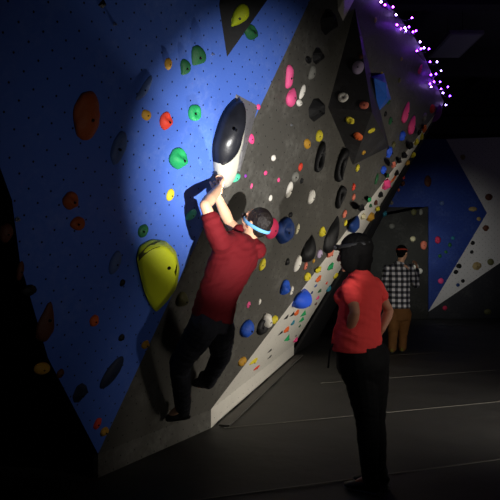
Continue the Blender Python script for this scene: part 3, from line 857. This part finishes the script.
def shoe(root, heel, toe, up, m, sole_m, k=1.0, name='shoe'):
    heel = V(heel); toe = V(toe); f = (toe-heel).normalized(); u = V(up); u = (u-f*u.dot(f)).normalized(); s = f.cross(u); L = (toe-heel).length
    bm = bmesh.new()
    loft(bm, [(heel-f*.005+u*.035,.020*k,.030*k,s),(heel+f*.03+u*.048,.036*k,.050*k,s),(heel+f*L*.35+u*.045,.037*k,.045*k,s),(heel+f*L*.6+u*.034,.045*k,.034*k,s),(heel+f*L*.85+u*.024,.042*k,.024*k,s),(heel+f*L+u*.02,.016*k,.012*k,s)], 18, 3)
    cap(bm, heel+f*.055*k+u*.05, heel+f*.045*k+u*.10, .042*k, .046*k)
    me = fuse(bm, .007, 3)
    o = obj(name, me, m, root, True)
    bm = bmesh.new()
    loft(bm, [(heel-f*.006+u*.008,.018*k,.010*k,s),(heel+f*.03+u*.008,.036*k,.010*k,s),(heel+f*L*.4+u*.008,.036*k,.009*k,s),(heel+f*L*.68+u*.008,.046*k,.009*k,s),(heel+f*L*.9+u*.009,.038*k,.009*k,s),(heel+f*L*1.01+u*.012,.012*k,.006*k,s)], 18, 3)
    obj('sole', bm, sole_m, o, True)
    return o
def strap_ring(c, ax, f, rx, ry, half, thick, name, m, root, seg=40):
    """elastic band around a head: centre, axis, forward"""
    ax = V(ax).normalized(); f = (V(f)-ax*V(f).dot(ax)).normalized(); s = f.cross(ax)
    bm = bmesh.new(); R = []
    for k in range(seg):
        a = 2*math.pi*k/seg; d_ = s*math.cos(a)*rx+f*math.sin(a)*ry; n = d_.normalized()
        R.append([bm.verts.new(V(c)+d_+n*x+ax*z) for x,z in ((0,-half),(thick,-half*.9),(thick,half*.9),(0,half))])
    for k in range(seg):
        for j in range(4):
            bm.faces.new((R[k][j],R[(k+1)%seg][j],R[(k+1)%seg][(j+1)%4],R[k][(j+1)%4]))
    bmesh.ops.recalc_face_normals(bm, faces=bm.faces)
    return obj(name, bm, m, root, True)
def headlamp(root, c, f, up, k, m_strap, m_lens, tilt=(0,0,.05)):
    f, s, u = basis(f, up)
    cc = V(c)+(u*.045-f*.012)*k
    st = strap_ring(cc, u, f, .082*k, .102*k, .013, .004, 'headlamp_strap', m_strap, root)
    bm = bmesh.new(); p = cc+f*.108*k
    loft(bm, [(p-f*.008,.02,.014,s),(p+f*.004,.028,.02,s),(p+f*.02,.026,.019,s),(p+f*.026,.022,.016,s)], 18, 2)
    hl = obj('headlamp', bm, mat('headlamp_plastic', '#2a2a2c', .4), root, True)
    bm = bmesh.new(); ell(bm, p+f*.026, (.015,.005,.012), (s,f,u)); obj('lens', bm, m_lens, hl, True)
    return p+f*.04
def hair(bm_list, root, m, seed=0, voxel=.007, name='hair', rough=.004):
    me = fuse(bm_list, voxel, 3, rough, 28, None, seed); return obj(name, me, m, root, True)

M_skin = mat('light_skin', '#d9a989', .55, bump=.12, bscale=90, var=.06)
M_skin2 = mat('tanned_skin', '#b07a5e', .55, bump=.12, bscale=90, var=.06)
M_eye = mat('eye_dark_brown', '#2a1c14', .2)
M_hair = mat('dark_brown_hair', '#1a1310', .5, bump=.6, bscale=140, var=.4, vscale=40)
M_hairb = mat('black_hair', '#060505', .85, bump=.6, bscale=140, var=.4, vscale=40, spec=.12)
M_rubber = mat('black_shoe_rubber', '#121213', .6)
M_shoe = mat('dark_grey_climbing_shoe', '#1d1d21', .55, bump=.2)
M_lensoff = mat('headlamp_lens', '#d8d8d0', .15)
M_lenson = emit('headlamp_lens_lit', (1,.96,.88), 12)

# ---- the climber
def gp(px,py,off): return G.hit(px,py,off)
cl = thing('person', 'person in dark red T-shirt and black jeans hanging off the wall by both hands', 'person', G.hit(190,425,0))
inv = Matrix.Translation(-cl.location)
def rel(root):
    for ch in [c for c in bpy.data.objects if c.parent is root]:
        ch.matrix_parent_inverse = Matrix.Translation(-root.location)
hc = gp(256,223,.385)
ax_up = (gp(263,209,.43)-gp(248,239,.36)).normalized()
neck0 = gp(247,241,.375); 
shL = gp(220,243,.37); shR = gp(256,250,.44)
def reach(px, py, anchor, length, lo, hi):
    # off-wall distance in [lo, hi] that best gives the bone its length
    best = min((lo+(hi-lo)*k/60 for k in range(61)), key=lambda o_: abs((gp(px,py,o_)-anchor).length-length))
    return gp(px,py,best)
elL = gp(205,205,.25); wrL = gp(219,188,.15)
elR = reach(229,222,shR,.30,.08,.30); wrR = reach(216,194,elR,.25,.06,.14)
chest = gp(232,262,.38); waist = gp(219,292,.37); pelv = gp(211,323,.39)
hpL = gp(203,328,.40); hpR = gp(220,329,.385)
knL = gp(180,364,.235); anL = gp(183,405,.17)
knR = gp(221,356,.29); anR = gp(208,381,.13)
fwdC = (-G.n+V((0,0,.35))).normalized()
sideC = (shR-shL).normalized()
if 0:
    for a_,b_,n_ in ((shL,elL,'upper L'),(elL,wrL,'fore L'),(shR,elR,'upper R'),(elR,wrR,'fore R'),(shL,shR,'shoulders'),(neck0,pelv,'torso'),(hpL,knL,'thigh L'),(knL,anL,'shin L'),(hpR,knR,'thigh R'),(knR,anR,'shin R'),(neck0,hc,'neck-head')):
        print('LEN', n_, round((b_-a_).length,3))
body = bmesh.new()
ffwd = (V((-.80,.55,.30))).normalized()
head(body, hc, ffwd, ax_up, 1.02)
cap(body, neck0-ax_up*.02, hc-ax_up*.05, .060, .054)
cap(body, shL, elL, .046, .037); 
arm(body, shL, elL, wrL); arm(body, shR, elR, wrR)
cap(body, shL, neck0-ax_up*.05, .040, .044); cap(body, shR, neck0-ax_up*.05, .040, .044)
tang = (elL-wrL).normalized()
hL = (gp(229,174,.085)-wrL).normalized()
hand(body, wrL, hL, -G.n+V((0,0,.2)), V((.3,.9,.4)), 38, 1.0)
hand(body, wrR, (gp(224,179,.05)-wrR).normalized(), -G.n+G.u*.6, G.v-G.u*.3, 30, 1.0)
loft(body, [(pelv-V((0,0,.06)),.13,.10,sideC),(pelv,.15,.11,sideC),(waist,.14,.10,sideC),(chest,.15,.10,sideC),(neck0.lerp(chest,.4),.13,.08,sideC),(neck0,.06,.055,sideC)])
leg(body, hpL, knL, anL); leg(body, hpR, knR, anR)
cap(body, anL, gp(172,414,.06), .034, .026); cap(body, anR, gp(199,385,.07), .034, .026)
obj('body', fuse(body, .0055, 3, fac=.4), M_skin, cl, True)
face_bits(cl, hc, ffwd, ax_up, 1.02, M_hair)
sh = bmesh.new()
slL = shL.lerp(elL,.62); slR = shR.lerp(elR,.6)
loft(sh, [(waist.lerp(pelv,.86)+V((0,0,-.01)),.168,.125,sideC),(waist.lerp(pelv,.5),.165,.125,sideC),(waist,.16,.12,sideC),(waist.lerp(chest,.5),.172,.128,sideC),(chest,.182,.132,sideC),(neck0.lerp(chest,.42),.178,.118,sideC),(neck0.lerp(chest,.12),.105,.085,sideC),(neck0.lerp(chest,.02)-ax_up*.004,.072,.066,sideC)])
cap(sh, shL, slL, .070, .062); cap(sh, shR, slR, .070, .060)
cap(sh, shL, neck0.lerp(chest,.12), .070, .06); cap(sh, shR, neck0.lerp(chest,.12), .068, .06)
M_red = mat('dark_red_cotton', '#661219', .85, bump=.3, bscale=220, var=.1, sheen=.2, spec=.2)
obj('t_shirt', fuse(sh, .007, 4, .011, 7, (pelv-neck0)+G.u*.5, 3), M_red, cl, True)
jn = bmesh.new()
loft(jn, [(pelv.lerp(waist,.42),.152,.112,sideC),(pelv,.168,.125,sideC),(pelv-(waist-pelv)*.25,.15,.12,sideC)])
for h_,k_,a_ in ((hpL,knL,anL),(hpR,knR,anR)): leg(jn, h_, k_, k_.lerp(a_,1.03), 1.0, .014, (.092,.078,.062,.058,.046))
M_jean = mat('black_denim', '#24252b', .85, bump=.3, bscale=250, var=.2, vscale=12, spec=.2)
obj('jeans', fuse(jn, .007, 4, .010, 8, (anL-hpL), 5), M_jean, cl, True)
bl = bmesh.new()
loft(bl, [(waist.lerp(pelv,.9),.157,.117,sideC),(waist.lerp(pelv,1.0),.160,.120,sideC)])
hb = bmesh.new()
f_,s_,u_ = basis(ffwd, ax_up)
ell(hb, hc+u_*.034-f_*.022, (.083,.098,.092), (s_,f_,u_)); ell(hb, hc-f_*.055-u_*.02, (.064,.05,.062), (s_,f_,u_))
hair(hb, cl, M_hair, 1, .006)
M_strapblue = mat('pale_blue_elastic', '#6fb4e6', .6, bump=.2)
lampC = headlamp(cl, hc-u_*.055, (f_+u_*.0), ax_up, 1.08, M_strapblue, M_lenson)
shoe(cl, gp(190,418,.185), gp(166,420,.025), G.v*.9+G.n*.3, M_shoe, M_rubber, .95)
shoe(cl, gp(207,388,.15), gp(192,384,.035), G.v*.9+G.n*.3, M_shoe, M_rubber, .95)
rel(cl)

# ---- the woman watching
wd = 3.9
def wp(px,py,dd=0): return at(px,py,wd+dd)
wo = thing('person', 'person in coral red T-shirt and black leggings standing hands on hips', 'person', V(((368-250)/F*wd, wd, 0)))
wf = V((-.82,.57,0)).normalized(); wr_ = V((wf.y,-wf.x,0))     # facing, her right
ws = wr_
whc = wp(354,253,.02); wup = V((-.10,.05,1)).normalized(); wff = V((-.85,.5,.12))
wneck = wp(362,272,.02)
SL = wp(350,287,-.12); SR = wp(374,285,.12)
ELL = wp(355,312,-.20); WRL = wp(349,332,-.10)
ELR = wp(389,311,.20); WRR = wp(382,329,.14)
wb = bmesh.new()
head(wb, whc, wff, wup, 1.04, .9)
cap(wb, wneck-V((0,0,.03)), whc-wup*.05+V((.02,0,0)), .052, .047)
AR = (.044,.037,.034,.037,.024)
arm(wb, SL, ELL, WRL, 1, 0, AR); arm(wb, SR, ELR, WRR, 1, 0, AR)
cap(wb, SL, wneck-V((0,0,.06)), .036, .04); cap(wb, SR, wneck-V((0,0,.06)), .036, .04)
hand(wb, WRL, V((-.45,.25,-.55)), V((.6,.6,-.1)), V((-.3,-.2,.8)), 24, .92)
hand(wb, WRR, V((-.45,.15,-.5)), V((-.6,-.7,0)), V((-.2,.5,.6)), 24, .92)
whip = wp(362,352); wwa = wp(361,322); wch = wp(361,294)
loft(wb, [(wp(364,372),.15,.11,ws),(whip,.165,.125,ws),(wwa,.135,.105,ws),(wch,.15,.11,ws),(wneck-V((0,0,.06)),.09,.05,ws),(wneck,.05,.046,ws)])
HL = wp(358,356,-.06); HR = wp(372,356,.06); KL = wp(367,420,-.06); KR = wp(374,420,.05); NL = wp(370,478,-.07); NR = wp(379,476,.05)
for h_,k_,a_ in ((HL,KL,NL),(HR,KR,NR)): leg(wb, h_, k_, a_)
for a_ in (NL,NR): cap(wb, a_, V((a_.x,a_.y,.04))+wf*.09, .032, .024)
obj('body', fuse(wb, .0055, 3, fac=.4), M_skin2, wo, True)
face_bits(wo, whc, wff, wup, 1.04, M_hairb)
tb = bmesh.new()
loft(tb, [(wp(357,349),.196,.155,ws),(wp(357,338),.188,.155,ws),(wp(359,322),.168,.135,ws),(wp(360,306),.166,.134,ws),(wp(361,294),.165,.13,ws),(wp(361,285),.140,.11,ws),(wp(361,278),.10,.09,ws),(wneck+V((0,0,-.004)),.064,.058,ws)])
for e in (-1,1): ell(tb, wch+wf*.085+ws*e*.07-V((0,0,.015)), (.068,.066,.07), None)
cap(tb, SL, wneck-V((0,0,.06)), .056, .062); cap(tb, SR, wneck-V((0,0,.06)), .054, .062)
cap(tb, SL, SL.lerp(ELL,.42), .060, .056); cap(tb, SR, SR.lerp(ELR,.42), .058, .052)
M_coral = mat('coral_red_cotton', '#ee4846', .85, bump=.3, bscale=220, var=.08, sheen=.2, spec=.2)
obj('t_shirt', fuse(tb, .007, 5, .008, 7, (.3,0,1), 11), M_coral, wo, True)
pb = bmesh.new()
loft(pb, [(wp(361,340),.172,.128,ws),(wp(361,352),.192,.155,ws),(wp(363,364),.196,.165,ws),(wp(365,378),.165,.135,ws),(wp(366,388),.12,.11,ws)])
for h_,k_,a_ in ((HL,KL,NL),(HR,KR,NR)): leg(pb, h_, k_, k_.lerp(a_,.99), 1, .008, (.108,.094,.066,.064,.043))
M_leg = mat('black_leggings', '#0b0b0d', .75, bump=.15, bscale=200, var=.2, spec=.2)
obj('leggings', fuse(pb, .007, 5, .004, 8, (0,0,1), 2), M_leg, wo, True)
obj('waist_strap', add_tube(bmesh.new(), [wp(333,344,-.08),wp(330,350,-.10),wp(329,359,-.10),wp(328,368,-.10)], .006, 6), M_leg, wo, True)
hb = bmesh.new(); f_,s_,u_ = basis(wff, wup)
ell(hb, whc+u_*.034-f_*.024, (.094,.110,.098), (s_,f_,u_)); ell(hb, whc-f_*.065-u_*.03, (.07,.055,.085), (s_,f_,u_)); ell(hb, whc-f_*.05-u_*.085, (.074,.05,.075), (s_,f_,u_))
for e in (-1,1): ell(hb, whc+s_*e*.068+f_*.012-u_*.035, (.034,.06,.095), (s_,f_,u_))
hair(hb, wo, M_hairb, 7, .006)
lampW = headlamp(wo, whc, wff, wup, 1.1, mat('black_elastic', '#131315', .7), M_lensoff)
for a_ in (NL,NR):
    hl_ = V((a_.x,a_.y,0))-wf*.06
    shoe(wo, hl_, hl_+wf*.24, (0,0,1), mat('black_trainers', '#151517', .6, bump=.2), mat('pale_sole', '#8b8a86', .7), .9)
rel(wo)

# ---- the man far back in the plaid shirt
md = 9.6
def mp(px,py,dd=0): return at(px,py,md+dd)
mn = thing('person', 'person in black and white plaid shirt and brown trousers facing the far wall', 'person', V(((400-250)/F*md, md, 0)))
mf = V((.30,.95,0)).normalized(); ms = V((mf.y,-mf.x,0))
mhc = mp(402,253); mup = V((.02,.12,1)).normalized(); mff = V((.55,.83,-.1))
mneck = mp(399.5,264)
mSL = mp(387,269,-.02); mSR = mp(410,268,.06); mEL = mp(383,288,.1); mER = mp(416,285,.05); mWL = mp(388,300,.35); mWR = mp(417,268,.30)
mwa = mp(398,298); mch = mp(398,278); mhp = mp(399,310)
mb_ = bmesh.new()
head(mb_, mhc, mff, mup, 1.03)
cap(mb_, mneck-V((0,0,.04)), mhc-mup*.05, .058, .053)
arm(mb_, mSL, mEL, mWL); arm(mb_, mSR, mER, mWR)
hand(mb_, mWL, mf+V((0,0,-.1)), -ms*-1, V((0,0,1)), 30); hand(mb_, mWR, V((.1,.7,.7)), -ms, V((0,-.4,.8)), 30)
loft(mb_, [(mp(399,318),.14,.10,ms),(mhp,.155,.11,ms),(mwa,.145,.10,ms),(mch,.165,.115,ms),(mneck-V((0,0,.06)),.15,.08,ms),(mneck,.06,.055,ms)])
mHL = mp(393,314); mHR = mp(405,314); mKL = mp(393,333,.0); mKR = mp(403,332,.05); mNL = mp(392,348,-.1); mNR = mp(402,347.5,.0)
for h_,k_,a_ in ((mHL,mKL,mNL),(mHR,mKR,mNR)):
    leg(mb_, h_, k_, a_); cap(mb_, a_, V((a_.x,a_.y,.045))+mf*.1, .034, .026)
obj('body', fuse(mb_, .007, 3, fac=.4), M_skin, mn, True)
face_bits(mn, mhc, mff, mup, 1.03, M_hairb)
sb = bmesh.new()
loft(sb, [(mp(398,308),.188,.135,ms),(mwa,.182,.13,ms),(mp(398,288),.185,.13,ms),(mch,.192,.135,ms),(mp(398.5,269),.175,.105,ms),(mneck,.085,.075,ms),(mneck+V((.01,0,.035)),.07,.066,ms)])
for s0,e0,w0 in ((mSL,mEL,mWL),(mSR,mER,mWR)):
    cap(sb, s0, e0, .066, .055); cap(sb, e0, e0.lerp(w0,.85), .055, .042); cap(sb, s0, mneck-V((0,0,.05)), .062, .05)
def plaid():
    m = bpy.data.materials.new('black_white_plaid_flannel'); m.use_nodes = True
    nt = m.node_tree; L = nt.links.new; N = nt.nodes.new; b_ = nt.nodes['Principled BSDF']; b_.inputs['Roughness'].default_value = .9
    tc = N('ShaderNodeTexCoord'); sp = N('ShaderNodeSeparateXYZ'); L(tc.outputs['Object'], sp.inputs[0])
    def band(sock, pitch, duty):
        a_ = N('ShaderNodeMath'); a_.operation = 'DIVIDE'; a_.inputs[1].default_value = pitch; L(sock, a_.inputs[0])
        f = N('ShaderNodeMath'); f.operation = 'FRACT'; L(a_.outputs[0], f.inputs[0])
        c = N('ShaderNodeMath'); c.operation = 'LESS_THAN'; c.inputs[1].default_value = duty; L(f.outputs[0], c.inputs[0]); return c.outputs[0]
    x1, z1 = band(sp.outputs['X'], .085, .5), band(sp.outputs['Z'], .085, .5)
    x2, z2 = band(sp.outputs['X'], .085, .08), band(sp.outputs['Z'], .085, .08)
    s = N('ShaderNodeMath'); s.operation = 'ADD'; L(x1, s.inputs[0]); L(z1, s.inputs[1])
    s2 = N('ShaderNodeMath'); s2.operation = 'MULTIPLY'; s2.inputs[1].default_value = .5; L(s.outputs[0], s2.inputs[0])
    cr = N('ShaderNodeValToRGB'); cr.color_ramp.interpolation = 'CONSTANT'
    e = cr.color_ramp.elements; e[0].position = 0; e[0].color = lin('#d9d9de'); e[1].position = .3; e[1].color = lin('#5d5f6b'); k = e.new(.8); k.color = lin('#141519')
    L(s2.outputs[0], cr.inputs[0]); L(cr.outputs[0], b_.inputs['Base Color']); return m
obj('plaid_shirt', fuse(sb, .009, 4, .008, 6, (0,0,1), 4), plaid(), mn, True)
tb = bmesh.new()
loft(tb, [(mp(399,304),.155,.112,ms),(mhp,.172,.125,ms),(mp(399,320),.16,.12,ms)])
for h_,k_,a_ in ((mHL,mKL,mNL),(mHR,mKR,mNR)): leg(tb, h_, k_, k_.lerp(a_,1.0), 1, .014, (.092,.082,.066,.06,.055))
obj('trousers', fuse(tb, .009, 4, .008, 7, (0,0,1), 9), mat('brown_canvas', '#6e4820', .85, bump=.2, var=.15), mn, True)
hb = bmesh.new(); f_,s_,u_ = basis(mff, mup)
ell(hb, mhc+u_*.036-f_*.02, (.086,.102,.092), (s_,f_,u_)); ell(hb, mhc-f_*.06-u_*.02, (.066,.05,.06), (s_,f_,u_))
hair(hb, mn, M_hairb, 12, .008)
lampM = headlamp(mn, mhc, mff, mup, 1.05, mat('red_elastic', '#b03a2a', .7), M_lenson)
for a_ in (mNL,mNR):
    hl_ = V((a_.x,a_.y,0))-mf*.06
    shoe(mn, hl_, hl_+mf*.27, (0,0,1), mat('olive_shoes', '#7a6f2c', .6, bump=.2), mat('dark_sole', '#2a2a28', .7), 1)
rel(mn)
# ------------------------------------------------------------------ string lights along the top of the wall
BULBS = [(381,2),(385,5),(393,7),(396,15),(397,25),(401,29),(405,28),(409,27),(412,18),(406,31),(413,32),(416,31),(420,42),(417,51),(421,49),(424,48),(429,49),
         (430,62),(437,62),(431,75),(436,74),(441,71),(430,84),(434,82),(431,87),(440,82),(441,89),(443,93),(448,87),(450,96),(446,105),(388,-8),(379,-12)]
sl = thing('string_lights', 'string of small purple lights draped along the top of the climbing wall', 'string lights', G.hit(420,55,.1))
M_led = emit('violet_led', (.26,.03,1.0), 40)
M_ledw = emit('pale_violet_led', (.48,.30,1.0), 34)
M_wire = mat('dark_green_wire', '#15181a', .5)
pts = []
for k,(x,y) in enumerate(BULBS):
    off = .045+.02*math.sin(k*2.1)
    pts.append(G.hit(x,y,off))
order = sorted(range(len(BULBS)), key=lambda i: BULBS[i][1]+BULBS[i][0]*.15)
path = []
for a_,b_ in zip(order, order[1:]):
    p, q_ = pts[a_], pts[b_]
    for t in (0,.33,.66): path.append(p.lerp(q_,t)+V((0,0,-.03*math.sin(t*math.pi)-.012)))
path.append(pts[order[-1]]+V((0,0,-.012)))
obj('wire', add_tube(bmesh.new(), path, .004, 6), M_wire, sl, True)
for k, p in enumerate(pts):
    bm = bmesh.new(); ell(bm, p, (.0105,.0105,.013), None, 2)
    b_ = obj('bulb', bm, M_ledw if k % 3 == 0 else M_led, sl, True)
    bm = bmesh.new(); cap(bm, p-V((0,0,.014)), p-V((0,0,.03)), .008, .006, 3, 8); obj('socket', bm, M_wire, b_, True)
rel(sl)
# unlit fixture panel on the ceiling
d0 = 11.6
cp = [at(437,58,d0), at(463,56,d0), at(472,72,10.2), at(448,74,10.2)]
zt = 5.36
c0 = sum(cp, V())/4
cf = thing('ceiling_light', 'unlit pale rectangular light fixture hanging under the dark roof', 'ceiling light', (c0.x,c0.y,zt))
def quad_box(x0,y0,x1,y1,z0,z1): return box(x0,y0,z0,x1,y1,z1)
hx, hy = .30, .62
obj('housing', bevel_bm(box(-hx,-hy,-.02,hx,hy,.05), .012), mat('pale_fixture_enamel', '#a9a7ac', .5), cf)
obj('diffuser', box(-hx+.04,-hy+.04,-.028,hx-.04,hy-.04,-.018), mat('acrylic_diffuser', '#c9c7cf', .4), cf)
for e in (-1,1): obj('hanger_rod', add_tube(bmesh.new(), [(0,e*.4,.05),(0,e*.4,.65)], .008, 8), M_beam, cf)

# ------------------------------------------------------------------ light
def spot(name, loc, tgt, watts, size, blend, radius, col):
    l = bpy.data.lights.new(name, 'SPOT'); l.energy = watts; l.spot_size = math.radians(size); l.spot_blend = blend; l.shadow_soft_size = radius; l.color = col
    o = bpy.data.objects.new(name, l); C.objects.link(o); o.location = loc
    o.rotation_euler = (V(tgt)-V(loc)).to_track_quat('-Z','Y').to_euler(); return o
def point(name, loc, watts, radius, col):
    l = bpy.data.lights.new(name, 'POINT'); l.energy = watts; l.shadow_soft_size = radius; l.color = col
    o = bpy.data.objects.new(name, l); C.objects.link(o); o.location = loc; return o
KEY = V((1.12,1.35,.85))
spot('torch_beam', KEY, B.hit(231,157), 1000, 35, 1.0, .03, (1.0,.97,.93))
spot('torch_core', KEY, B.hit(206,172), 420, 16, 1.0, .03, (1.0,.98,.95))
spot('torch_spill', KEY, B.hit(190,190), 18, 85, 1.0, .03, (1.0,.97,.93))
spot('side_flood', (4.2,3.95,.55), (0.8,6.9,.9), 640, 80, 1.0, .5, (1.0,.93,.82))
spot('climber_headlamp', lampC, B.hit(222,176,.15), 26, 52, 1.0, .012, (1.0,.97,.86))
spot('man_headlamp', lampM, P_fgrey.hit(424,256), 240, 48, 1.0, .015, (.98,1.0,.92))
spot('man_headlamp_core', lampM, P_fgrey.hit(425,248), 130, 16, 1.0, .015, (.98,1.0,.88))
spot('back_fill', (4.3,1.9,2.0), (.95,3.9,1.15), 120, 25, 1.0, .15, (1.0,.93,.85))  # unseen fill spot, added to brighten the woman's back
point('hall_fill', (6.6, 9.8, 3.2), 7.5, .3, (.78,.72,1.0))  # added dim fill for far wall and roof, not a fixture of the hall
w = bpy.data.worlds.new('night'); bpy.context.scene.world = w; w.use_nodes = True
w.node_tree.nodes['Background'].inputs[0].default_value = (.02,.02,.03,1); w.node_tree.nodes['Background'].inputs[1].default_value = .1

# ------------------------------------------------------------------ camera
cam = bpy.data.cameras.new('camera'); cam.sensor_width = 36; cam.lens = 36*F/500; cam.shift_y = 8/500; cam.clip_start = .05
co = bpy.data.objects.new('camera', cam); C.objects.link(co); co.location = CAM; co.rotation_euler = (math.pi/2,0,0)
sc = bpy.context.scene; sc.camera = co
sc.view_settings.view_transform = 'Standard'; sc.view_settings.look = 'None'; sc.view_settings.gamma = 1; sc.view_settings.exposure = 0
sc.view_settings.use_curve_mapping = False
